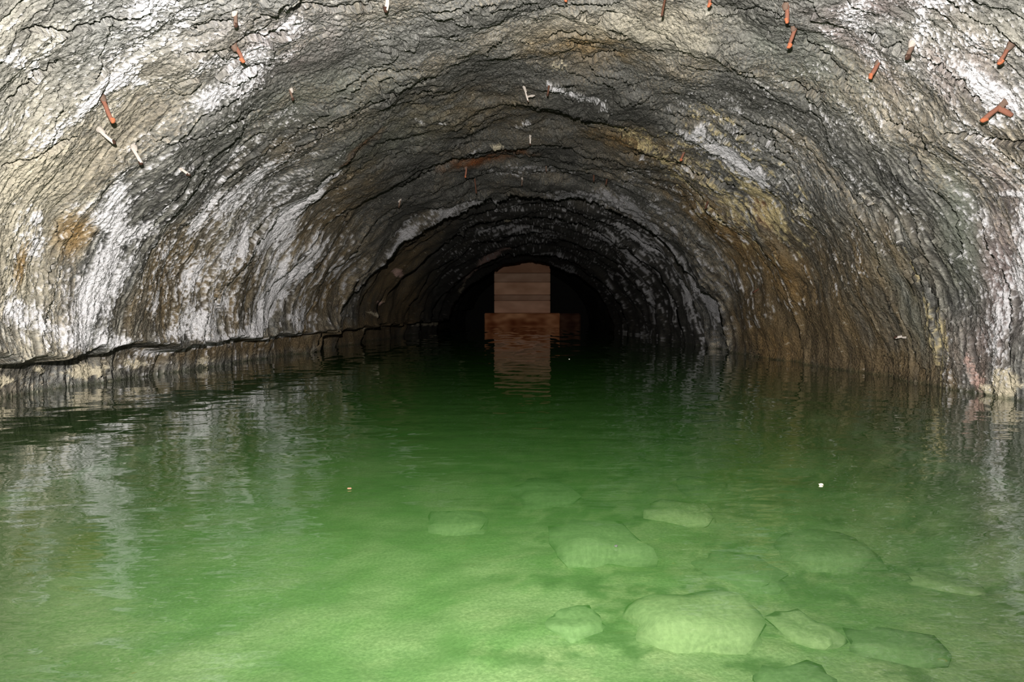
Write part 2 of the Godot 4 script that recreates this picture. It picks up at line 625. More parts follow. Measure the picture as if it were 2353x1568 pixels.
func paint() -> void:
	# what grows on, runs down and stains the rock, plus painted falloff and shade
	patch("white", 1.388, 2.320, 464.7, -335.8, 293.7, 1.00)
	patch("white", 1.317, 2.287, 966.8, 761.4, 732.4, 1.00)
	patch("white", 1.149, 2.698, 646.3, 181.3, 248.4, 1.00)
	patch("white", 1.168, 2.921, 253.6, 132.8, 131.4, 0.85)
	patch("white", 1.393, 2.990, 71.37, 86.97, 164.5, 1.00)
	patch("white", 1.493, 2.937, 503.6, 105.7, 362.5, 1.00)
	patch("white", 1.746, 2.111, 1481, -718.4, 781.7, 1.00)
	patch("white", 1.766, 2.242, 2180, -823.2, 1413, 1.00)
	patch("white", 1.614, 2.494, 199.1, -128.8, 178.5, 1.00)
	patch("white", 1.761, 2.488, 252.3, -272.9, 277.3, 1.00)
	patch("white", 1.621, 2.601, 2592, 1698, 618.7, 1.00)
	patch("white", 1.952, 2.437, 381.7, 498.2, 485.8, 0.85)
	patch("white", 1.274, 2.413, 552.4, 515.8, 1093, 0.80)
	patch("white", 1.000, 2.841, 328.4, 112.8, 184.7, 0.70)
	patch("white", 1.362, 2.733, 291.3, 134.7, 243.9, 0.75)
	patch("white", 1.281, 2.904, 256.4, 185.2, 96.07, 0.65)
	patch("white", 1.327, 2.470, 2749, 2255, 1578, 0.70)
	patch("white", 2.042, 2.962, 462.9, -646.6, 422, 1.00)
	patch("white", 2.149, 3.029, 198.6, -139.3, 133.4, 1.00)
	patch("white", 2.236, 3.040, 1124, -366, 96.07, 1.00)
	patch("white", 2.236, 3.241, 409.2, 193.5, 166.1, 1.00)
	patch("white", 2.405, 2.747, 357.6, -243.3, 491.1, 1.00)
	patch("white", 2.293, 2.699, 2562, -354.6, 839.3, 1.00)
	patch("white", 2.385, 3.165, 107.3, -71.14, 133.4, 1.05)
	patch("white", 2.532, 3.148, 107.1, -33.58, 115.5, 1.00)
	patch("white", 2.665, 3.126, 71.78, -9.665, 91.63, 0.95)
	patch("white", 2.794, 3.122, 436.4, -63.13, 23.5, 1.05)
	patch("white", 2.830, 3.377, 1485, -39.92, 62.56, 1.00)
	patch("white", 2.439, 3.293, 109.1, 83.15, 1103, 0.80)
	patch("white", 2.685, 2.771, 538.2, -135.2, 152.5, 0.80)
	patch("white", 2.662, 2.714, 519.3, -422.3, 478.6, 0.70)
	patch("white", 2.738, 2.854, 3085, -147.6, 174.1, 0.70)
	patch("white", 2.022, 3.719, 122.1, -227.8, 515.8, 0.90)
	patch("white", 2.138, 3.758, 188.5, -146.4, 491, 0.80)
	patch("white", 1.937, 3.889, 161.5, -201.6, 500.5, 0.80)
	patch("white", 2.122, 4.282, 120.6, -107.1, 291.2, 0.85)
	patch("white", 2.236, 4.186, 188, -109.9, 268.3, 0.90)
	patch("white", 2.381, 3.988, 143.6, -22.59, 400.3, 0.90)
	patch("white", 2.327, 3.648, 104.5, -7.785, 932.7, 0.80)
	patch("white", 2.502, 3.923, 228.9, 49.95, 424.1, 0.80)
	patch("white", 1.675, 3.892, 90.47, -43.25, 288.7, 0.85)
	patch("white", 1.773, 3.915, 149.8, 19.67, 439.9, 0.75)
	patch("white", 1.716, 4.648, 37.17, -66.4, 89.07, 1.10)
	patch("white", 1.551, 4.582, 169.1, -226.6, 188.2, 1.00)
	patch("white", 1.926, 4.651, 51.11, -20.84, 59.93, 0.90)
	patch("white", 2.059, 4.568, 62.1, -31.22, 120.7, 0.85)
	patch("white", 2.024, 4.914, 110.1, -34.18, 127.4, 0.70)
	patch("white", 2.138, 5.503, 55.02, -51.98, 136.2, 0.90)
	patch("white", 2.394, 5.179, 20.64, 0.6163, 19.41, 0.80)
	patch("white", 2.582, 5.181, 41.95, 24.51, 17.61, 0.85)
	patch("white", 2.725, 5.063, 179.7, 105.7, 32.81, 0.90)
	patch("white", 2.793, 4.677, 766.4, 118.5, 11.6, 0.95)
	patch("white", 2.708, 4.024, 129.1, 25.24, 60.7, 0.85)
	patch("white", 2.798, 3.814, 730.1, 202.8, 60.74, 0.75)
	patch("white", 2.595, 3.654, 278, 257.8, 716.2, 0.70)
	patch("white", 2.570, 4.389, 224.9, 128.2, 217.7, 0.80)
	patch("white", 2.752, 4.232, 228.7, 23.1, 55.92, 0.80)
	patch("white", 2.694, 5.904, 132.6, 2.005, 17.84, 1.00)
	patch("white", 2.890, 5.710, 1074, 12.86, 6.906, 1.00)
	patch("white", 2.915, 4.422, 1451, 14.13, 6.262, 1.00)
	patch("white", 2.952, 4.056, 2528, 67.56, 27.37, 0.80)
	patch("white", 1.985, 5.313, 160.3, -67.72, 189.7, 0.80)
	patch("white", 2.122, 6.320, 103.1, -69.75, 138.1, 0.70)
	patch("white", 1.383, 4.570, 699, -234.1, 232.6, 0.80)
	patch("white", 1.357, 3.481, 764.3, 1402, 1417, 0.70)
	patch("white", 1.518, 3.586, 780.8, 488.8, 960.4, 0.60)
	patch("white", 1.840, 3.202, 1700, 693.5, 402, 0.80)
	patch("white", 1.656, 3.511, 817.2, 527, 775, 0.60)
	patch("cream", 3.016, 3.493, 1204, -77.64, 59.44, 1.10)
	patch("cream", 2.990, 3.188, 3525, -1028, 603, 1.00)
	patch("cream", 3.006, 3.878, 1496, -288, 162.4, 0.90)
	patch("cream", 3.019, 2.812, 1520, -194.8, 116.7, 0.90)
	patch("cream", 3.046, 4.634, 736.7, -98.35, 126.5, 0.70)
	patch("cream", 3.013, 2.923, 4520, -439.5, 105.9, 0.60)
	patch("white", 2.438, 7.154, 39.77, 23.92, 64, 0.75)
	patch("white", 2.216, 7.230, 21.91, -6.11, 58.88, 0.80)
	patch("white", 1.955, 7.322, 20.77, -21.28, 52.42, 0.80)
	patch("white", 1.646, 7.155, 35.27, -63.94, 55.31, 0.78)
	patch("white", 1.400, 7.085, 56.6, -83.73, 70.35, 0.55)
	patch("white", 1.147, 7.160, 18.9, 15.29, 86.19, 0.50)
	patch("white", 0.730, 7.247, 59.97, 115.8, 75.53, 0.55)
	patch("white", 0.505, 7.472, 82.66, 63.62, 23.65, 0.85)
	patch("white", 0.968, 7.163, 50.96, 26.31, 57.39, 0.90)
	patch("pink", 1.990, 8.858, 387.5, 13.73, 27.7, 1.10)
	patch("pink", 2.486, 8.924, 784.3, -165.4, 37.4, 1.10)
	patch("cream", 2.644, 8.886, 1232, -160.7, 13.06, 1.00)
	patch("cream", 2.889, 9.211, 1058, -56.87, 3.889, 0.80)
	patch("cream", 2.891, 14.317, 690.3, -11.14, 0.707, 0.80)
	patch("cream", 2.919, 16.508, 525.8, -11.85, 0.532, 0.70)
	patch("pink", 0.748, 13.492, 20.19, -24.9, 10.46, 1.00)
	patch("pink", 1.305, 14.840, 52.46, -38.84, 8.121, 1.00)
	patch("cream", 1.754, 16.056, 61.13, -49.09, 12.48, 0.80)
	patch("white", -0.159, 4.245, 568.7, -9.155, 203.8, 0.95)
	patch("white", -0.326, 4.327, 61.29, 123.8, 327.1, 0.90)
	patch("cream", -0.186, 3.963, 367.4, -87.17, 338.2, 0.60)
	patch("white", 0.603, 4.573, 1899, 992.3, 690.3, 1.00)
	patch("white", 0.735, 4.445, 2613, 1936, 1241, 0.90)
	patch("white", 0.034, 5.125, 659.7, -750.7, 835.8, 1.00)
	patch("cream", 0.263, 5.504, 529.3, -8.423, 230.9, 1.00)
	patch("white", 0.443, 5.526, 330.7, -49.6, 357.1, 0.70)
	patch("white", -0.019, 6.446, 15.06, -3.997, 85.2, 0.60)
	patch("white", -0.615, 7.132, 49.21, -79.13, 39.97, 1.10)
	patch("white", -0.340, 7.196, 53.43, -79.26, 77.61, 0.80)
	patch("white", -1.006, 6.875, 37.01, -37.77, 30.11, 1.36)
	patch("white", -1.279, 7.011, 46.83, 27.73, 42.68, 1.30)
	patch("white", -1.439, 7.008, 141, 84.21, 114, 1.18)
	patch("white", -1.006, 7.539, 43.81, -20.85, 27.41, 0.82)
	patch("white", -1.159, 9.766, 62.69, -49.59, 15.09, 0.94)
	patch("white", -1.452, 8.435, 14, 7.9, 20.69, 1.06)
	patch("white", -1.522, 9.937, 17.25, 12.39, 27.83, 0.94)
	patch("white", -1.845, 9.171, 19.74, 17.55, 30.04, 0.82)
	patch("white", -1.774, 7.467, 43.25, 19.08, 29.95, 1.06)
	patch("white", -2.088, 7.429, 21.43, 20.36, 34.18, 1.18)
	patch("white", -2.418, 7.352, 14.83, 11.08, 39.46, 1.30)
	patch("white", -2.714, 7.244, 21.49, -11.55, 29.66, 1.36)
	patch("cream", -2.997, 7.017, 348.9, -9.181, 22.03, 1.30)
	patch("white", -2.204, 8.225, 18.01, 32.64, 53.27, 0.82)
	patch("white", -2.662, 8.247, 9.881, -4.14, 21.26, 0.82)
	patch("white", -3.065, 13.099, 563.4, -0.3274, 0.1572, 0.82)
	patch("white", 0.107, 11.001, 13.99, 27.03, 22.14, 0.82)
	patch("white", 0.568, 10.336, 45.48, 57.41, 27.17, 0.82)
	patch("cream", 0.316, 9.838, 407.1, 34.88, 21.96, 0.90)
	patch("white", -0.770, 9.572, 68.86, -94.58, 36.78, 0.94)
	patch("white", 0.360, 8.637, 39.79, 51.97, 37.26, 0.70)
	patch("white", -2.468, 9.407, 12.64, 11.6, 19.23, 0.76)
	patch("white", -2.429, 10.961, 12.22, 13.78, 10.45, 0.70)
	patch("white", -1.229, 4.400, 38.72, -11.01, 84.92, 0.80)
	patch("white", -1.418, 4.468, 31.15, 1.69, 65.48, 0.85)
	patch("white", -1.573, 4.418, 61.56, 31.28, 95.85, 0.80)
	patch("yellow", -1.690, 4.680, 32.78, 18.66, 60.46, 1.10)
	patch("yellow", -1.640, 5.041, 49.77, -23.2, 87.71, 0.90)
	patch("yellow", -1.926, 4.725, 69.37, 6.907, 108.6, 1.00)
	patch("yellow", -1.128, 4.075, 141.8, -44.18, 145.8, 0.70)
	patch("yellow", -1.629, 5.471, 56.1, -49.59, 91.13, 0.90)
	patch("yellow", -0.819, 4.824, 32.63, 38.85, 75.96, 0.80)
	patch("yellow", -1.032, 5.044, 58.82, 49.29, 95.9, 0.70)
	patch("white", -1.094, 4.366, 2308, -533.5, 45.68, 0.70)
	patch("yellow", -1.234, 5.423, 80.73, 74.99, 117.5, 0.50)
	patch("white", -1.237, 2.555, 742.9, 83.78, 295.4, 0.90)
	patch("white", -1.330, 2.668, 257.3, 375.5, 824, 0.80)
	patch("white", -1.447, 2.779, 637.1, 213.6, 472.1, 0.70)
	patch("white", -1.434, 2.432, 1906, 1960, 582.3, 0.75)
	patch("white", -1.426, 2.292, 397.1, -477.4, 310.5, 0.85)
	patch("white", -1.722, 2.466, 90.98, -199, 1060, 0.85)
	patch("white", -1.817, 2.453, 365.2, -159.4, 295.7, 0.95)
	patch("white", -1.895, 2.484, 486.7, -129.3, 307.7, 0.80)
	patch("white", -1.564, 2.422, 333.9, -400.9, 1038, 0.50)
	patch("white", -1.591, 2.340, 1874, -209.8, 729.7, 0.60)
	patch("white", -2.193, 2.775, 6452, -2406, 577.9, 1.10)
	patch("white", -2.275, 2.748, 495.7, 346.4, 428.7, 0.90)
	patch("white", -2.439, 2.826, 145.2, 298.2, 310.1, 0.75)
	patch("white", -2.606, 2.958, 108.6, 142.8, 165, 0.60)
	patch("white", -2.801, 3.051, 129.7, 77.02, 145.1, 0.55)
	patch("cream", -2.990, 3.012, 439, 73.71, 114.6, 1.20)
	patch("cream", -3.040, 3.108, 2521, -434.5, 161.2, 1.00)
	patch("pink", -2.933, 3.251, 185.8, -247.4, 1189, 0.80)
	patch("pink", -3.029, 3.196, 475.5, 134.6, 288.7, 0.60)
	patch("white", -2.110, 2.592, 400.2, 418.3, 317, 0.50)
	patch("white", -2.407, 3.167, 4354, 630.7, 452.3, 0.60)
	patch("cream", -1.930, 4.292, 679.3, 158.7, 142.9, 0.80)
	patch("white", -1.742, 3.613, 2149, -566.2, 692, 0.80)
	patch("white", -1.281, 2.633, 292.5, -222.5, 138.6, 0.40)
	patch("white", 2.051, 4.277, 4.525, -1.15, 1.371, 0.26)
	patch("white", 2.584, 3.964, 11.89, -5.138, 3.579, 0.25)
	patch("white", 2.436, 5.105, 7.63, -1.862, 1.361, 0.26)
	patch("white", 2.186, 5.695, 12.59, -3.417, 0.839, 0.22)
	patch("white", 1.717, 4.106, 12.76, -5.518, 9.788, 0.24)
	patch("white", 1.617, 2.359, 11.11, 10.49, 15.01, 0.06)
	patch("white", 2.534, 2.937, 28.74, -21.89, 17.55, 0.22)
	patch("white", -1.576, 2.439, 15.75, 0.2964, 10.51, 0.19)
	patch("white", -2.489, 2.955, 13.27, 35.98, 34.84, 0.26)
	patch("white", -1.425, 4.393, 10.22, 4.806, 5.494, 0.26)
	patch("yellow", -1.583, 4.900, 6.318, 1.464, 3.434, 0.31)
	patch("white", -1.963, 9.593, 2.298, 0.1843, 0.05793, 0.25)
	patch("white", -0.241, 10.934, 0.7276, -0.3594, 0.2252, 0.22)
	patch("white", -1.037, 16.659, 9.363, 4.11, 8.463, 1.20)
	patch("white", -1.697, 17.799, 15.45, 15.96, 8.148, 1.20)
	patch("white", -2.393, 18.523, 8.859, 5.959, 8.579, 1.20)
	patch("white", -2.863, 18.414, 30.24, -3.114, 10.08, 1.10)
	patch("pink", 0.463, 13.079, 15.5, -5.659, 19.92, 1.00)
	patch("white", -0.222, 14.082, 9.829, -22.49, 21.18, 1.00)
	patch("pink", 2.239, 18.131, 41.43, -18.36, 5.181, 1.00)
	patch("pale", 1.600, 2.269, 5.41, 5.372, 6.894, 0.55)  # pale tones from here: brightness near the flash put into the colour
	patch("pale", 1.160, 2.660, 6.581, 6.508, 11.4, 0.40)
	patch("pale", 2.016, 2.324, 16.82, -23.87, 18.46, 0.45)
	patch("pale", -1.597, 2.368, 13.37, 7, 10.56, 0.65)
	patch("pale", -1.210, 2.719, 24.13, -11.09, 15.19, 0.40)
	patch("pale", -0.478, 3.239, 7.495, -12.66, 17.82, 0.35)
	patch("pale", 0.633, 3.128, 10.36, 20.34, 19.01, 0.35)
	patch("dark", 0.201, 4.856, 1.652, 0.4071, 1.489, 0.55)  # dark tints from here: flash falloff over the middle, painted in
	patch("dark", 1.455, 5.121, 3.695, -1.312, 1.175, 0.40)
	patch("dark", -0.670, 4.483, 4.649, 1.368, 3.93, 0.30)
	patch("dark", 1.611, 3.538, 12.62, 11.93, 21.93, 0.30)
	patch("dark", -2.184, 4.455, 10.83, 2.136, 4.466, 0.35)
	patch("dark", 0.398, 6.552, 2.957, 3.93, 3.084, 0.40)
	patch("beige", 2.248, 2.571, 22.13, -17.19, 15.08, 0.90)
	patch("beige", 2.547, 2.716, 52.51, -41.16, 39.4, 0.90)
	patch("beige", 1.936, 2.561, 22.46, -0.6806, 12.79, 0.55)
	patch("beige", 2.813, 2.783, 209.7, -32.27, 48.13, 0.60)
	patch("beige", 1.702, 2.096, 54.4, -21.54, 28.1, 0.45)
	patch("beige", 1.542, 2.675, 27.01, 24.41, 38.63, 0.35)
	patch("brown", 2.444, 4.392, 5.516, 1.686, 3.904, 0.70)
	patch("brown", 2.490, 3.661, 10.05, 6.537, 17.77, 0.80)
	patch("brown", 1.678, 5.273, 7.872, -4.384, 3.647, 0.70)
	patch("brown", 2.373, 6.252, 4.819, 1.814, 2.986, 0.85)
	patch("ochre", 2.329, 2.923, 122.7, -28.38, 163.8, 1.00)
	patch("ochre", 2.480, 2.702, 208.6, 43.05, 1069, 0.90)
	patch("brown", 2.527, 10.209, 3.1, -0.3206, 0.279, 1.10)
	patch("brown", 2.906, 8.614, 41.42, 1.843, 0.202, 1.00)
	patch("brown", 2.967, 5.193, 387, 3.43, 0.9505, 0.80)
	patch("brown", 1.621, 8.175, 4.233, -1.956, 1.686, 0.90)
	patch("brown", 1.491, 3.841, 16.31, 12.85, 28.22, 0.35)
	patch("rust", 0.443, 6.008, 23.82, 43.45, 82.41, 0.70)
	patch("rust", 0.130, 5.811, 60.12, 92.34, 127.1, 0.60)
	patch("rust", 1.263, 4.420, 200, -412.7, 449.2, 0.50)
	patch("rust", 1.099, 4.415, 175.2, -346.2, 442.3, 0.40)
	patch("brown", 0.342, 4.676, 7.562, 9.168, 6.719, 0.40)
	patch("ochre", -0.287, 3.682, 14.95, -5.352, 32.96, 0.55)
	patch("beige", -0.400, 3.446, 7.991, -8.876, 24.27, 0.70)
	patch("beige", -0.700, 3.202, 26.41, -18.98, 34.02, 0.50)
	patch("ochre", -0.924, 5.030, 12.54, 3.148, 10.32, 0.50)
	patch("ochre", -1.572, 5.700, 7.936, -2.075, 6.971, 0.60)
	patch("ochre", -1.943, 5.623, 8.827, 1.765, 4.969, 0.55)
	patch("brown", -2.457, 5.399, 5.956, 1.105, 1.414, 1.00)
	patch("ochre", -2.402, 5.080, 25.72, 6.463, 15.89, 0.70)
	patch("brown", -2.865, 4.872, 17.88, -1.818, 0.9633, 1.00)
	patch("ochre", -2.931, 5.718, 21.53, -7.148, 10.19, 0.50)
	patch("brown", -2.367, 3.866, 14.32, 2.967, 6.645, 0.60)
	patch("brown", -2.827, 5.987, 17.68, 3.633, 2.497, 0.90)
	patch("brown", -3.040, 4.027, 97.14, -7.004, 3.362, 0.70)
	patch("rust", -1.831, 4.799, 100.8, 4.437, 141.9, 0.50)
	patch("ochre", -0.597, 5.075, 33.24, -16.53, 35.56, 0.50)
	patch("green", -2.262, 3.092, 54.86, 134.2, 118.4, 0.70)
	patch("green", -2.435, 3.093, 52.29, 170.5, 228.1, 0.70)
	patch("green", -2.484, 3.689, 27.12, -93.34, 245.2, 0.50)
	patch("yellow", -2.771, 3.447, 13.75, -7.871, 297.4, 0.55)
	patch("green", -2.914, 3.629, 10.28, -12.62, 111.2, 0.50)
	patch("green", -1.268, 3.051, 23.08, 3.021, 20.48, 0.40)
	patch("green", 1.205, 3.496, 8.322, 16.86, 21.61, 0.35)
	patch("green", 0.937, 4.530, 6.201, 3.346, 7.985, 0.45)
	patch("lilac", -2.546, 2.984, 21.03, 57.15, 57.66, 0.80)
	patch("lilac", -1.309, 2.489, 167.7, -221.5, 110.1, 0.60)
	patch("lilac", -1.662, 2.494, 47.75, 7.648, 52.89, 0.50)
	patch("lilac", -2.857, 3.400, 58.59, 25.46, 25.79, 0.30)
	patch("beige", -1.567, 2.379, 59.13, -30.17, 33.39, 0.50)
	patch("beige", -1.605, 3.026, 16.11, -1.349, 21.99, 0.25)
	patch("lilac", 1.106, 2.898, 21.42, 13.33, 15.45, 0.35)
	patch("lilac", -1.360, 2.774, 34.66, 57.62, 139.2, 0.50)
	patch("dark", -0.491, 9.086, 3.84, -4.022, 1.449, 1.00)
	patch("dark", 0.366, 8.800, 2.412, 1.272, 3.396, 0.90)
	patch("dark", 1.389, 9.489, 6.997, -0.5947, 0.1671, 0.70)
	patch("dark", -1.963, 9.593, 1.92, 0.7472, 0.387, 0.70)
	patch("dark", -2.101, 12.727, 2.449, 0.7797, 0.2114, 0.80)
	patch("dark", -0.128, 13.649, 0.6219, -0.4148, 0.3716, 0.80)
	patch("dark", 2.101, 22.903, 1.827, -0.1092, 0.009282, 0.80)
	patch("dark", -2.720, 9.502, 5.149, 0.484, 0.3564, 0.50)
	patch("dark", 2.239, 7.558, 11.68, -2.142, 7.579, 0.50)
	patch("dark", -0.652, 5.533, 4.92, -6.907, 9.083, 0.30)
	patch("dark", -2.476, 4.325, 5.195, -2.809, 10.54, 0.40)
	patch("dark", 2.920, 3.494, 592.8, 140.1, 9.629, 0.80)  # dark strip along the left ledge: its shade put into the colour
	crack([Vector2(1.303, 2.525), Vector2(1.232, 2.539), Vector2(1.170, 2.569)], 0.014)
	crack([Vector2(1.391, 2.607), Vector2(1.364, 2.628), Vector2(1.322, 2.645)], 0.016)
	crack([Vector2(1.255, 2.685), Vector2(1.210, 2.713), Vector2(1.165, 2.753), Vector2(1.125, 2.794), Vector2(1.080, 2.847), Vector2(1.049, 2.833)], 0.020)
	crack([Vector2(1.324, 2.936), Vector2(1.276, 2.947), Vector2(1.236, 2.983), Vector2(1.189, 3.008)], 0.016)
	crack([Vector2(1.113, 2.633), Vector2(1.061, 2.618), Vector2(1.038, 2.634), Vector2(0.992, 2.636), Vector2(0.949, 2.657)], 0.018)
	crack([Vector2(0.975, 2.706), Vector2(0.954, 2.754), Vector2(0.904, 2.766), Vector2(0.875, 2.801), Vector2(0.834, 2.866), Vector2(0.782, 2.889), Vector2(0.733, 2.896), Vector2(0.653, 2.925)], 0.020)
	crack([Vector2(1.751, 2.969), Vector2(1.670, 3.087), Vector2(1.493, 3.239), Vector2(1.386, 3.316)], 0.014)
	crack([Vector2(1.517, 3.829), Vector2(1.217, 3.954), Vector2(1.019, 3.881), Vector2(0.830, 3.861), Vector2(0.714, 3.872), Vector2(0.530, 3.848)], 0.016)
	crack([Vector2(-0.105, 3.579), Vector2(-0.119, 3.567), Vector2(-0.170, 3.505), Vector2(-0.246, 3.525), Vector2(-0.321, 3.513)], 0.035)
	crack([Vector2(-0.306, 3.913), Vector2(-0.345, 3.878), Vector2(-0.427, 3.783), Vector2(-0.484, 3.721)], 0.030)
	crack([Vector2(-0.217, 3.655), Vector2(-0.268, 3.724), Vector2(-0.332, 3.637), Vector2(-0.398, 3.582)], 0.022)
	crack([Vector2(-1.847, 2.757), Vector2(-1.878, 2.711), Vector2(-1.943, 2.629), Vector2(-2.016, 2.498)], 0.018)
	crack([Vector2(-1.532, 2.580), Vector2(-1.613, 2.541), Vector2(-1.648, 2.522), Vector2(-1.811, 2.514)], 0.016)
	crack([Vector2(-1.339, 2.675), Vector2(-1.434, 2.661), Vector2(-1.478, 2.623)], 0.018)
	crack([Vector2(-1.167, 2.917), Vector2(-1.292, 2.982), Vector2(-1.397, 2.996), Vector2(-1.482, 3.036)], 0.014)
	crack([Vector2(-0.885, 2.972), Vector2(-0.939, 2.855), Vector2(-1.045, 2.756)], 0.016)
	crack([Vector2(-1.242, 3.295), Vector2(-1.378, 3.267), Vector2(-1.434, 3.183)], 0.018)
	crack([Vector2(1.011, 5.775), Vector2(0.808, 5.872), Vector2(0.598, 5.795), Vector2(0.398, 5.709), Vector2(0.149, 5.674)], 0.060)
	crack([Vector2(1.658, 2.053), Vector2(1.607, 2.169), Vector2(1.503, 2.242), Vector2(1.433, 2.293)], 0.014)
	crack([Vector2(1.903, 2.208), Vector2(1.810, 2.259), Vector2(1.672, 2.262)], 0.012)
	crack([Vector2(2.135, 2.379), Vector2(1.991, 2.494), Vector2(1.913, 2.563)], 0.012)
	crack([Vector2(-0.729, 5.304), Vector2(-1.042, 5.091), Vector2(-1.331, 4.951), Vector2(-1.573, 4.775)], 0.030)
	crack([Vector2(-1.221, 5.373), Vector2(-1.549, 5.372), Vector2(-1.841, 5.405)], 0.030)
	crack([Vector2(-1.278, 4.082), Vector2(-1.455, 3.991), Vector2(-1.687, 4.001)], 0.020)
	crack([Vector2(-1.670, 2.976), Vector2(-1.809, 2.923), Vector2(-1.936, 2.911)], 0.012)


# ------------------------------------------------------------------ bed, ends

func bed_height(x: float, z: float) -> float:
	return -0.58 + 0.27 * smoothstep(1.55, 1.96, absf(x)) + 0.04 * n_lump.get_noise_2d(x * 0.6 + 30.0, z * 0.6) + 0.007 * n_warp2.get_noise_2d(x, z)


func build_floor() -> void:
	var w := 220
	var rows := PackedFloat32Array([-5.0, -3.0, -1.0, 0.0, 0.4])
	for i in 300:
		rows.append(1.0 / lerpf(1.0 / 0.6, 1.0 / 30.0, i / 299.0))
	var pos := PackedVector3Array()
	var nrm := PackedVector3Array()
	var col := PackedColorArray()
	for z in rows:
		for i in w:
			var x := lerpf(2.6, -2.6, i / (w - 1.0))
			var y := bed_height(x, z)
			pos.append(Vector3(x, y, -z))
			nrm.append(Vector3(y - bed_height(x + 0.01, z), 0.01, bed_height(x, z + 0.01) - y).normalized())
			var a := n_tone.get_noise_2d(x * 1.6, z * 1.6)
			var b := n_patch.get_noise_2d(x * 0.9, z * 0.9)
			var c := mixc(Vector3(0.60, 0.70, 0.48), Vector3(0.47, 0.60, 0.37), smoothstep(-0.2, 0.35, a + 0.4 * b))
			c *= 1.0 + 0.18 * b
			c = mixc(c, Vector3(0.66, 0.74, 0.53), smoothstep(0.1, 0.5, -a) * 0.7)
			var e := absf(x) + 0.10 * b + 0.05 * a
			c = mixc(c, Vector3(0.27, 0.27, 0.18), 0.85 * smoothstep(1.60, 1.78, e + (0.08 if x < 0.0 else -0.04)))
			c = mixc(c, Vector3(0.50, 0.66, 0.48), 0.8 * smoothstep(1.86, 1.91, e) * (1.0 - smoothstep(1.96, 2.0, e)))
			c = mixc(c, Vector3(0.28, 0.36, 0.22), 0.8 * smoothstep(0.12, 0.3, n_patch.get_noise_2d(x * 0.45 + 40.0, z * 0.45)) * smoothstep(-0.6, 0.4, x))
			c = mixc(c, Vector3(0.72, 0.78, 0.56), 0.6 * smoothstep(0.1, 0.25, n_patch.get_noise_2d(x * 0.8 + 80.0, z * 0.8)) * smoothstep(-0.8, 0.2, x))
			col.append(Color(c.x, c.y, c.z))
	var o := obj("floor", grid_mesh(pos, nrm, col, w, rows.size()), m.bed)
	tag(o, "pale green silt bed of the flooded tunnel under the water", "floor", "", "structure")


func build_ends() -> void:
	for e in [["wall_far", -29.8, "dark rock face closing the tunnel behind the pillar"], ["wall_near", 4.8, "rock face behind the camera"]]:
		var st := SurfaceTool.new()
		st.begin(Mesh.PRIMITIVE_TRIANGLES)
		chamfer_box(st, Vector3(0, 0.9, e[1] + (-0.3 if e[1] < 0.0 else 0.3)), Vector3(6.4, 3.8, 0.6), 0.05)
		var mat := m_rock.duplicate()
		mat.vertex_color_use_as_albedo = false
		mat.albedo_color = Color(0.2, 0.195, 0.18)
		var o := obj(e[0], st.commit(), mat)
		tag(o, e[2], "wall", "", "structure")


# ------------------------------------------------------------------ solids

func chamfer_box(st: SurfaceTool, at: Vector3, size: Vector3, c: float) -> void:
	# a box with its edges cut off, drawn flat
	var h := size * 0.5
	var v := func(sx: float, sy: float, sz: float, axis: int) -> Vector3:
		var p := Vector3(sx * (h.x - c), sy * (h.y - c), sz * (h.z - c))
		p[axis] += Vector3(sx, sy, sz)[axis] * c
		return at + p
	var face := func(pts: Array) -> void:
		var nn: Vector3 = (pts[2] - pts[0]).cross(pts[1] - pts[0])
		var mid: Vector3 = (pts[0] + pts[1] + pts[2]) / 3.0 - at
		if nn.dot(mid) < 0.0:
			pts.reverse()
			nn = -nn
		st.set_normal(nn.normalized())
		for t in range(1, pts.size() - 1):
			for p in [pts[0], pts[t], pts[t + 1]]:
				st.add_vertex(p)
	for axis in 3:
		for sg in [-1.0, 1.0]:
			var pts := []
			for k in [[-1, -1], [1, -1], [1, 1], [-1, 1]]:
				var s := Vector3.ZERO
				s[axis] = sg
				s[(axis + 1) % 3] = k[0]
				s[(axis + 2) % 3] = k[1]
				pts.append(v.call(s.x, s.y, s.z, axis))
			face.call(pts)
	for axis in 3:   # edges along this axis
		var a1 := (axis + 1) % 3
		var a2 := (axis + 2) % 3
		for s1 in [-1.0, 1.0]:
			for s2 in [-1.0, 1.0]:
				var lo := Vector3.ZERO
				lo[axis] = -1
				lo[a1] = s1
				lo[a2] = s2
				var hi := lo
				hi[axis] = 1
				face.call([v.call(lo.x, lo.y, lo.z, a1), v.call(hi.x, hi.y, hi.z, a1), v.call(hi.x, hi.y, hi.z, a2), v.call(lo.x, lo.y, lo.z, a2)])
	for sx in [-1.0, 1.0]:
		for sy in [-1.0, 1.0]:
			for sz in [-1.0, 1.0]:
				face.call([v.call(sx, sy, sz, 0), v.call(sx, sy, sz, 1), v.call(sx, sy, sz, 2)])


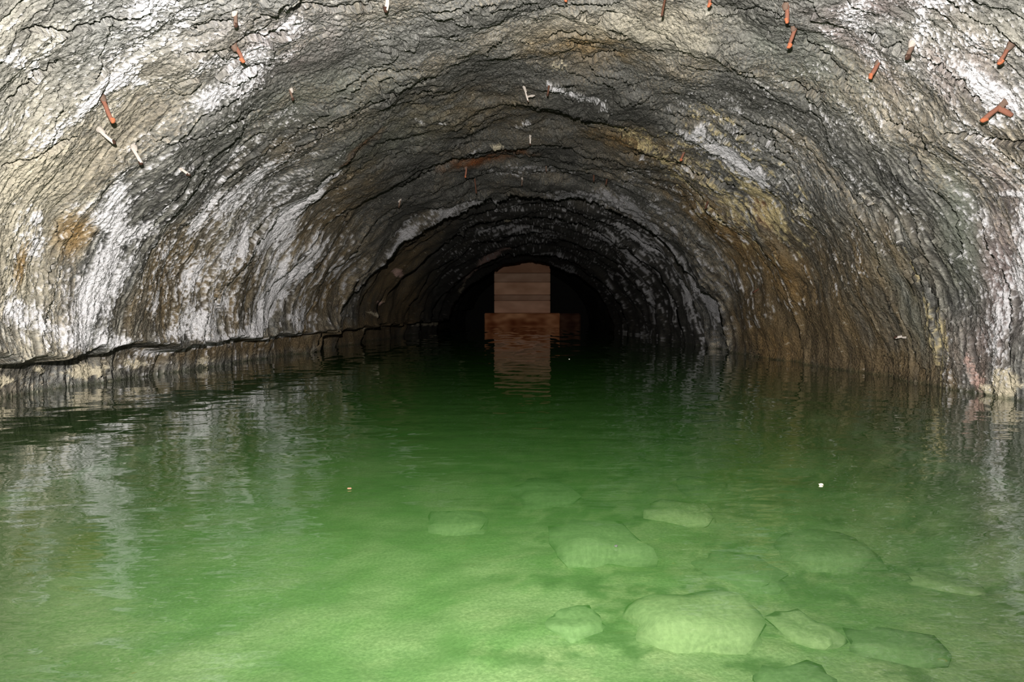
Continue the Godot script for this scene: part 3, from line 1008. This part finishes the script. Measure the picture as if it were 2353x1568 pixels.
func build_pillar() -> void:
	var o := thing("pillar", Vector3(-0.22, -0.55, -23.6))
	tag(o, "square pale stone pillar on a wider rusty-brown plinth far inside the tunnel", "pillar")
	var st := SurfaceTool.new()
	st.begin(Mesh.PRIMITIVE_TRIANGLES)
	chamfer_box(st, Vector3(0, 0.5, 0), Vector3(2.5, 1.0, 1.9), 0.025)
	var p := obj("plinth", st.commit(), m.plinth, o)
	p.set_meta("label", "rust-stained brown plinth at the waterline")
	var y := 1.0
	# courses from the bottom up: height, colour
	for k in [[0.42, Color(1.0, 0.80, 0.67)], [0.19, Color(0.84, 0.68, 0.57)], [0.43, Color(0.98, 0.78, 0.64)], [0.30, Color(0.86, 0.71, 0.60)], [0.46, Color(0.76, 0.58, 0.46)], [0.50, Color(0.72, 0.55, 0.44)]]:
		var b := SurfaceTool.new()
		b.begin(Mesh.PRIMITIVE_TRIANGLES)
		chamfer_box(b, Vector3(0, y + k[0] / 2, 0.01 * sin(y * 9.0)), Vector3(1.88, k[0] - 0.012, 1.4), 0.015)
		var mat: StandardMaterial3D = m.pillar.duplicate()
		mat.albedo_color = k[1]
		obj("course", b.commit(), mat, o)
		y += k[0]
	var grout: StandardMaterial3D = m.pillar.duplicate()
	grout.albedo_color = Color(0.5, 0.4, 0.33)
	var core := SurfaceTool.new()
	core.begin(Mesh.PRIMITIVE_TRIANGLES)
	chamfer_box(core, Vector3(0, 1.0 + (y - 1.0) / 2, 0), Vector3(1.84, y - 1.0, 1.34), 0.01)
	obj("mortar", core.commit(), grout, o)
	# a low stone ledge that shows beside it
	var l := SurfaceTool.new()
	l.begin(Mesh.PRIMITIVE_TRIANGLES)
	chamfer_box(l, Vector3(1.52, -0.05, -26.4), Vector3(0.9, 1.0, 0.8), 0.06)
	var le := obj("ledge", l.commit(), m.ledge)
	tag(le, "low dim brown stone ledge at the water right of the pillar", "ledge")


func stone_mesh(sd: int, size: Vector3) -> ArrayMesh:
	var n := noise(sd, 0.9, 2)
	var st := SurfaceTool.new()
	st.begin(Mesh.PRIMITIVE_TRIANGLES)
	st.set_smooth_group(0)
	var at := func(i: int, j: int) -> Vector3:
		var th := PI * j / 9.0
		var ph := TAU * (i % 16) / 16.0
		var d := Vector3(sin(th) * cos(ph), cos(th), sin(th) * sin(ph))
		var box := pow(pow(absf(d.x), 6.0) + pow(absf(d.y), 6.0) + pow(absf(d.z), 6.0), -1.0 / 6.0)
		var k := lerpf(1.0, box, 0.9) * (1.0 + 0.34 * n.get_noise_3d(d.x * 1.3, d.y * 1.3, d.z * 1.3))
		return d * k * size * 0.5
	for j in 9:
		for i in 16:
			var a: Vector3 = at.call(i, j)
			var b: Vector3 = at.call(i + 1, j)
			var c: Vector3 = at.call(i + 1, j + 1)
			var d: Vector3 = at.call(i, j + 1)
			if j < 8:
				for p in [a, c, d]:
					st.add_vertex(p)
			if j > 0:
				for p in [a, b, c]:
					st.add_vertex(p)
	st.index()
	st.generate_normals()
	return st.commit()


func stone(x: float, z: float, size: Vector3, turn: float, look: String, sd: int, label: String, group := "") -> void:
	var o := obj("sunken_stone", stone_mesh(sd, size), m[look])
	o.position = Vector3(x, bed_height(x, z) + size.y * 0.02, -z)
	o.rotation.y = turn
	tag(o, label, "stone", group)


func build_stones() -> void:
	pass
	stone(0.504, 2.032, Vector3(0.388, 0.135, 0.322), 0.10, "stone_pale", 200, "largest pale green slab lying under the water at lower right", "")
	stone(0.778, 2.506, Vector3(0.208, 0.087, 0.332), 0.50, "stone_dark", 201, "dark angular block under the water beyond the large pale slab", "")
	stone(0.674, 1.704, Vector3(0.185, 0.060, 0.144), 0.30, "stone_dark", 202, "dark squarish block under the water nearest the bottom right", "")
	stone(1.473, 2.413, Vector3(0.138, 0.058, 0.221), 0.80, "stone_pale", 203, "small pale wedge of stone under the water near the right wall", "")
	stone(1.028, 1.903, Vector3(0.230, 0.065, 0.154), -0.30, "stone_dark", 204, "long dark stone under the water right of the largest pale slab", "")
	stone(0.818, 2.010, Vector3(0.141, 0.059, 0.200), 0.40, "stone_pale", 205, "pale block under the water just right of the largest slab", "")
	stone(0.929, 3.592, Vector3(0.229, 0.096, 0.366), 0.20, "stone_dark", 206, "small dark stone on the bed in the middle distance", "")
	stone(0.269, 2.691, Vector3(0.343, 0.144, 0.359), 0.20, "stone", 207, "broad flat stone on the bed left of the dark angular block", "")
	stone(0.685, 3.099, Vector3(0.217, 0.091, 0.306), 1.10, "stone_pale", 208, "small pale stone beyond the dark angular block", "")
	stone(1.174, 2.687, Vector3(0.343, 0.129, 0.307), 0.20, "stone", 209, "wide flat stone on the bed between angular block and right wall", "")
	stone(0.079, 3.480, Vector3(0.310, 0.130, 0.343), 0.20, "stone_dark", 210, "dim flat stone on the bed straight below the pillar's reflection", "")
	stone(-0.316, 2.973, Vector3(0.265, 0.105, 0.250), 0.10, "stone", 211, "low stone on the bed just left of the middle", "")
	stone(0.138, 2.023, Vector3(0.168, 0.061, 0.145), 0.70, "stone", 212, "low stone on the bed left of the largest pale slab", "")


# ------------------------------------------------------------------ nails

func rod(from: Vector3, to: Vector3, r0: float, r1: float, sd: int, rings := 7, bump := 0.22) -> ArrayMesh:
	# a crooked, pitted rod with a rounded end
	var n := noise(sd, 30.0, 2)
	var axis := (to - from).normalized()
	var u := axis.cross(Vector3(0.3, 0.2, 0.9)).normalized()
	var v := axis.cross(u)
	var len := from.distance_to(to)
	var st := SurfaceTool.new()
	st.begin(Mesh.PRIMITIVE_TRIANGLES)
	st.set_smooth_group(0)
	var at := func(i: int, j: int) -> Vector3:
		var t := float(j) / rings
		var r := lerpf(r0, r1, t)
		if j == rings:
			r = 0.0
		elif j == rings - 1:
			t = 1.0 - 0.25 * r1 / len
			r = r1 * 0.9
		var a := TAU * (i % 10) / 10.0
		var p := from + (to - from) * t + (u * cos(a) + v * sin(a)) * r
		p += (u * cos(a) + v * sin(a)) * r * bump * 2.0 * n.get_noise_3dv(p)
		return p + u * r0 * 0.25 * sin(t * 3.0 + sd)
	for j in rings:
		for i in 10:
			var a: Vector3 = at.call(i, j)
			var b: Vector3 = at.call(i + 1, j)
			var c: Vector3 = at.call(i + 1, j + 1)
			var d: Vector3 = at.call(i, j + 1)
			for p in [a, b, c]:
				st.add_vertex(p)
			if j < rings - 1:
				for p in [a, c, d]:
					st.add_vertex(p)
	st.index()
	st.generate_normals()
	return st.commit()


func nail(kind: String, base: Vector3, tip: Vector3, r: float, label: String) -> void:
	# from just inside the rock to the tip; the foot is set on the rock as it really stands
	var n := col_s.size()
	var i := 0
	var best := 1e9
	for k in n:
		var dd := Vector2(col_x[k] - base.x, col_y[k] - base.y).length_squared()
		if dd < best:
			best = dd
			i = k
	var d := offset(i, -base.z)
	var inward := Vector3(col_nx[i], col_ny[i], 0)
	var foot := base + inward * (d * 0.9)
	var end := tip + inward * d * 0.4
	if foot.distance_to(end) < 0.05 or (end - foot).dot(inward) < 0.03:
		end = foot + (tip - base).normalized() * maxf(0.05, base.distance_to(tip))
	var sd: int = used_names.get("nail", 0) + 3
	var o := thing("nail", foot)
	tag(o, label, "nail", "old nails in the tunnel rock")
	var way := (end - foot).normalized()
	var len := foot.distance_to(end)
	var shank_mat = m["nail_" + kind]
	obj("shank", rod(-way * 0.04, way * len, r * 0.82, r * 0.72, sd), shank_mat, o)
	var t := obj("tip", rod(way * (len - r * 1.1), way * (len + r * 0.55), r * 0.88, r * 0.66, sd + 50, 4), m.nail_rust_dark if kind in ["brown", "dull", "white"] else m.nail_orange_tip, o)
	if kind == "white":
		t.set_meta("label", "dark tip")
	if kind != "brown":
		obj("crust", rod(-way * 0.03, way * minf(len * 0.35, 0.035), r * 1.6, r * 0.9, sd + 90, 5, 0.5), m.nail_crust if kind != "orange" else m.nail_dull, o)
	if label.begins_with("forked"):
		var s := obj("side_stub", rod(way * len * 0.25, way * len * 0.45 + Vector3(0.05, -0.02, 0.02), r * 0.9, r * 0.7, sd + 120, 5), shank_mat, o)
		s.set_meta("label", "short stub branching off to the right")
	if label.begins_with("thin white pin"):
		var s := obj("side_lobe", rod(way * len * 0.7, way * len * 0.65 + Vector3(0.05, 0.01, 0), r * 1.2, r * 0.8, sd + 130, 5, 0.5), m.nail_crust, o)
		s.set_meta("label", "whitish crusted side lobe")


func build_nails() -> void:
	pass
	nail("orange", Vector3(0.998, 1.565, -2.715), Vector3(0.997, 1.497, -2.711), 0.0110, "rusty orange nail at upper right, the upper of a pair one above another")
	nail("orange", Vector3(1.074, 1.527, -2.835), Vector3(1.049, 1.444, -2.833), 0.0110, "longest rusty orange nail, tilted left, the lower of the pair one above the other")
	nail("brown", Vector3(0.582, 1.720, -2.993), Vector3(0.568, 1.639, -2.992), 0.0070, "thin dark brown nail hanging at the top edge over pale buff rock")
	nail("orange", Vector3(0.743, 1.670, -2.865), Vector3(0.735, 1.621, -2.864), 0.0100, "rusty orange nail cut by the top edge, left of the pair of orange nails")
	nail("orange", Vector3(0.170, 1.793, -3.116), Vector3(0.166, 1.762, -3.116), 0.0090, "rusty nail tip just showing at the top edge near the middle")
	nail("white", Vector3(-0.587, 1.702, -2.884), Vector3(-0.600, 1.633, -2.882), 0.0120, "pale pinkish crusted nail with rusty side at the top edge beside a dark crack")
	nail("orange", Vector3(-1.170, 1.443, -2.709), Vector3(-1.133, 1.370, -2.708), 0.0100, "rusty nail with bright orange tip among white crust at upper left")
	nail("dull", Vector3(-1.089, 1.489, -2.522), Vector3(-1.079, 1.428, -2.519), 0.0100, "grey nail with dark brown tip left of a bright white crust patch")
	nail("orange", Vector3(-1.566, 1.155, -2.519), Vector3(-1.525, 1.066, -2.512), 0.0100, "crusted nail with orange tip inside the big white patch on the left vault")
	nail("white", Vector3(-1.659, 1.068, -2.647), Vector3(-1.606, 1.026, -2.649), 0.0090, "pale bluish white nail just below the orange-tipped nail on the left vault")
	nail("white", Vector3(-1.656, 1.071, -2.837), Vector3(-1.615, 0.994, -2.831), 0.0100, "knobbly white crusted nail on the left vault, right of the bluish white one")
	nail("white", Vector3(-1.647, 1.079, -3.145), Vector3(-1.604, 1.044, -3.146), 0.0090, "short white crusted nail stub above the long white streak on the left vault")
	nail("orange", Vector3(1.367, 1.342, -2.787), Vector3(1.345, 1.294, -2.785), 0.0110, "stout rusty orange nail beneath a white patch on the right shoulder of the vault")
	nail("dull", Vector3(1.382, 1.331, -2.559), Vector3(1.368, 1.288, -2.556), 0.0110, "dull pink-brown nail stub at the foot of a pale vertical band at upper right")
	nail("orange", Vector3(1.528, 1.210, -2.267), Vector3(1.502, 1.162, -2.263), 0.0100, "rusty brown nail beside the right edge, above the forked orange nail")
	nail("orange", Vector3(1.651, 1.089, -2.464), Vector3(1.588, 1.038, -2.466), 0.0120, "forked rusty orange nail with a side stub, beside white crust at far right")
	nail("white", Vector3(-0.028, 1.800, -4.289), Vector3(-0.004, 1.698, -4.289), 0.0070, "thin white pin with a crusted side lobe hanging near the crown of the vault")
	nail("brown", Vector3(0.124, 1.796, -4.174), Vector3(0.114, 1.734, -4.174), 0.0080, "small pinkish brown nail at the left end of a white streak near the crown")
	nail("white", Vector3(0.009, 1.800, -5.316), Vector3(0.009, 1.727, -5.316), 0.0080, "tiny white tipped nail at the crown over reddish rock")
	nail("orange", Vector3(-0.561, 1.709, -6.061), Vector3(-0.565, 1.595, -6.059), 0.0100, "small red nail hanging under the rust-orange stain")
	nail("brown", Vector3(-0.532, 1.718, -6.503), Vector3(-0.504, 1.546, -6.502), 0.0090, "long thin dark nail just right of the small red nail")
	nail("dull", Vector3(-0.069, 1.798, -6.659), Vector3(-0.073, 1.714, -6.659), 0.0080, "faint grey nail at the crown just above the dark ring")
	nail("dull", Vector3(0.160, 1.793, -6.385), Vector3(0.164, 1.706, -6.385), 0.0080, "faint grey nail on lilac-grey rock right of the crown")
	nail("brown", Vector3(0.608, 1.713, -6.319), Vector3(0.600, 1.610, -6.318), 0.0090, "brown nail above the white ring streak, the left of two close together")
	nail("brown", Vector3(0.732, 1.674, -6.326), Vector3(0.712, 1.579, -6.325), 0.0090, "brown nail above the white ring streak, the right of two close together")
	nail("dull", Vector3(-1.177, 1.439, -6.068), Vector3(-1.169, 1.347, -6.065), 0.0100, "small dull nail on dark rock above the long white ring streak at left")
	nail("orange", Vector3(1.080, 1.524, -4.723), Vector3(1.054, 1.459, -4.722), 0.0100, "red-brown nail at the left end of the greyish white patch on the right shoulder")
	nail("brown", Vector3(1.418, 1.303, -5.290), Vector3(1.372, 1.204, -5.287), 0.0100, "dark red-brown nail among yellow crust on the right shoulder")
	nail("dull", Vector3(-1.155, 1.452, -3.326), Vector3(-1.144, 1.414, -3.325), 0.0080, "very short dark nail stub on plain grey rock at upper left")
	nail("white", Vector3(2.094, 0.255, -3.790), Vector3(2.040, 0.246, -3.790), 0.0100, "white headed nail sticking out low on the right wall")
	nail("brown", Vector3(1.976, 0.613, -5.734), Vector3(1.926, 0.584, -5.733), 0.0100, "short reddish nail low on the brown right wall")


func fleck(x: float, z: float, size: float, color: Color, label: String) -> void:
	var mat := StandardMaterial3D.new()
	mat.albedo_color = color
	mat.roughness = 0.9
	var o := obj("floating_fleck", stone_mesh(int(z * 100.0), Vector3(size, size * 0.35, size * 0.7)), mat)
	o.position = Vector3(x, 0.002, -z)
	o.rotation.y = z * 7.0
	tag(o, label, "debris")


func build_bits() -> void:
	fleck(0.621, 1.453, 0.0093, Color(.9, .85, .75), "tiny cream fleck floating on the water on the right")
	fleck(-0.372, 1.396, 0.0080, Color(.3, .2, .12), "tiny brown fleck floating on the water left of the middle")
	fleck(0.136, 1.054, 0.0060, Color(.1, .12, .08), "tiny dark fleck floating on the water near the middle")
	fleck(0.335, 5.653, 0.0144, Color(.8, .8, .75), "tiny white fleck floating on the dark water before the pillar")


# ------------------------------------------------------------------ water

func wave(x: float, z: float) -> float:
	var far := 1.0 / (1.0 + 0.15 * z * z)
	return 0.0016 * n_mask.get_noise_2d(x * 1.5 + 5.0, z * 2.2) + 0.0009 * far * n_warp2.get_noise_2d(x * 1.5, z * 3.0) + 0.00022 * far * n_fine.get_noise_2d(x * 0.8, z * 1.2)


func build_water() -> void:
	var w := 330
	var rows := PackedFloat32Array([-4.4, -3.0, -1.5, -0.5, 0.0, 0.2, 0.35])
	for i in 520:
		rows.append(1.0 / lerpf(1.0 / 0.45, 1.0 / 29.5, i / 519.0))
	var pos := PackedVector3Array()
	var nrm := PackedVector3Array()
	for z in rows:
		for i in w:
			var x := lerpf(2.5, -2.5, i / (w - 1.0))
			var y := wave(x, z)
			pos.append(Vector3(x, y, -z))
			nrm.append(Vector3((y - wave(x + 0.004, z)) / 0.004, 1.0, (wave(x, z + 0.004) - y) / 0.004).normalized())
	var o := obj("water", grid_mesh(pos, nrm, PackedColorArray(), w, rows.size()), m.water)
	var haze := FogVolume.new()
	haze.name = "water_haze"
	haze.shape = RenderingServer.FOG_VOLUME_SHAPE_BOX
	haze.size = Vector3(4.0, 0.62, 24.0)
	haze.position = Vector3(0, -0.32, -10.4)
	var fm := FogMaterial.new()
	fm.density = 0.30
	fm.albedo = Color(0.24, 0.47, 0.16)
	haze.material = fm
	add_child(haze)
	tag(haze, "green cloudiness of the water over the tunnel bed", "water", "", "stuff")
	tag(o, "still clear green water flooding the tunnel, with fine ripples", "water", "", "stuff")
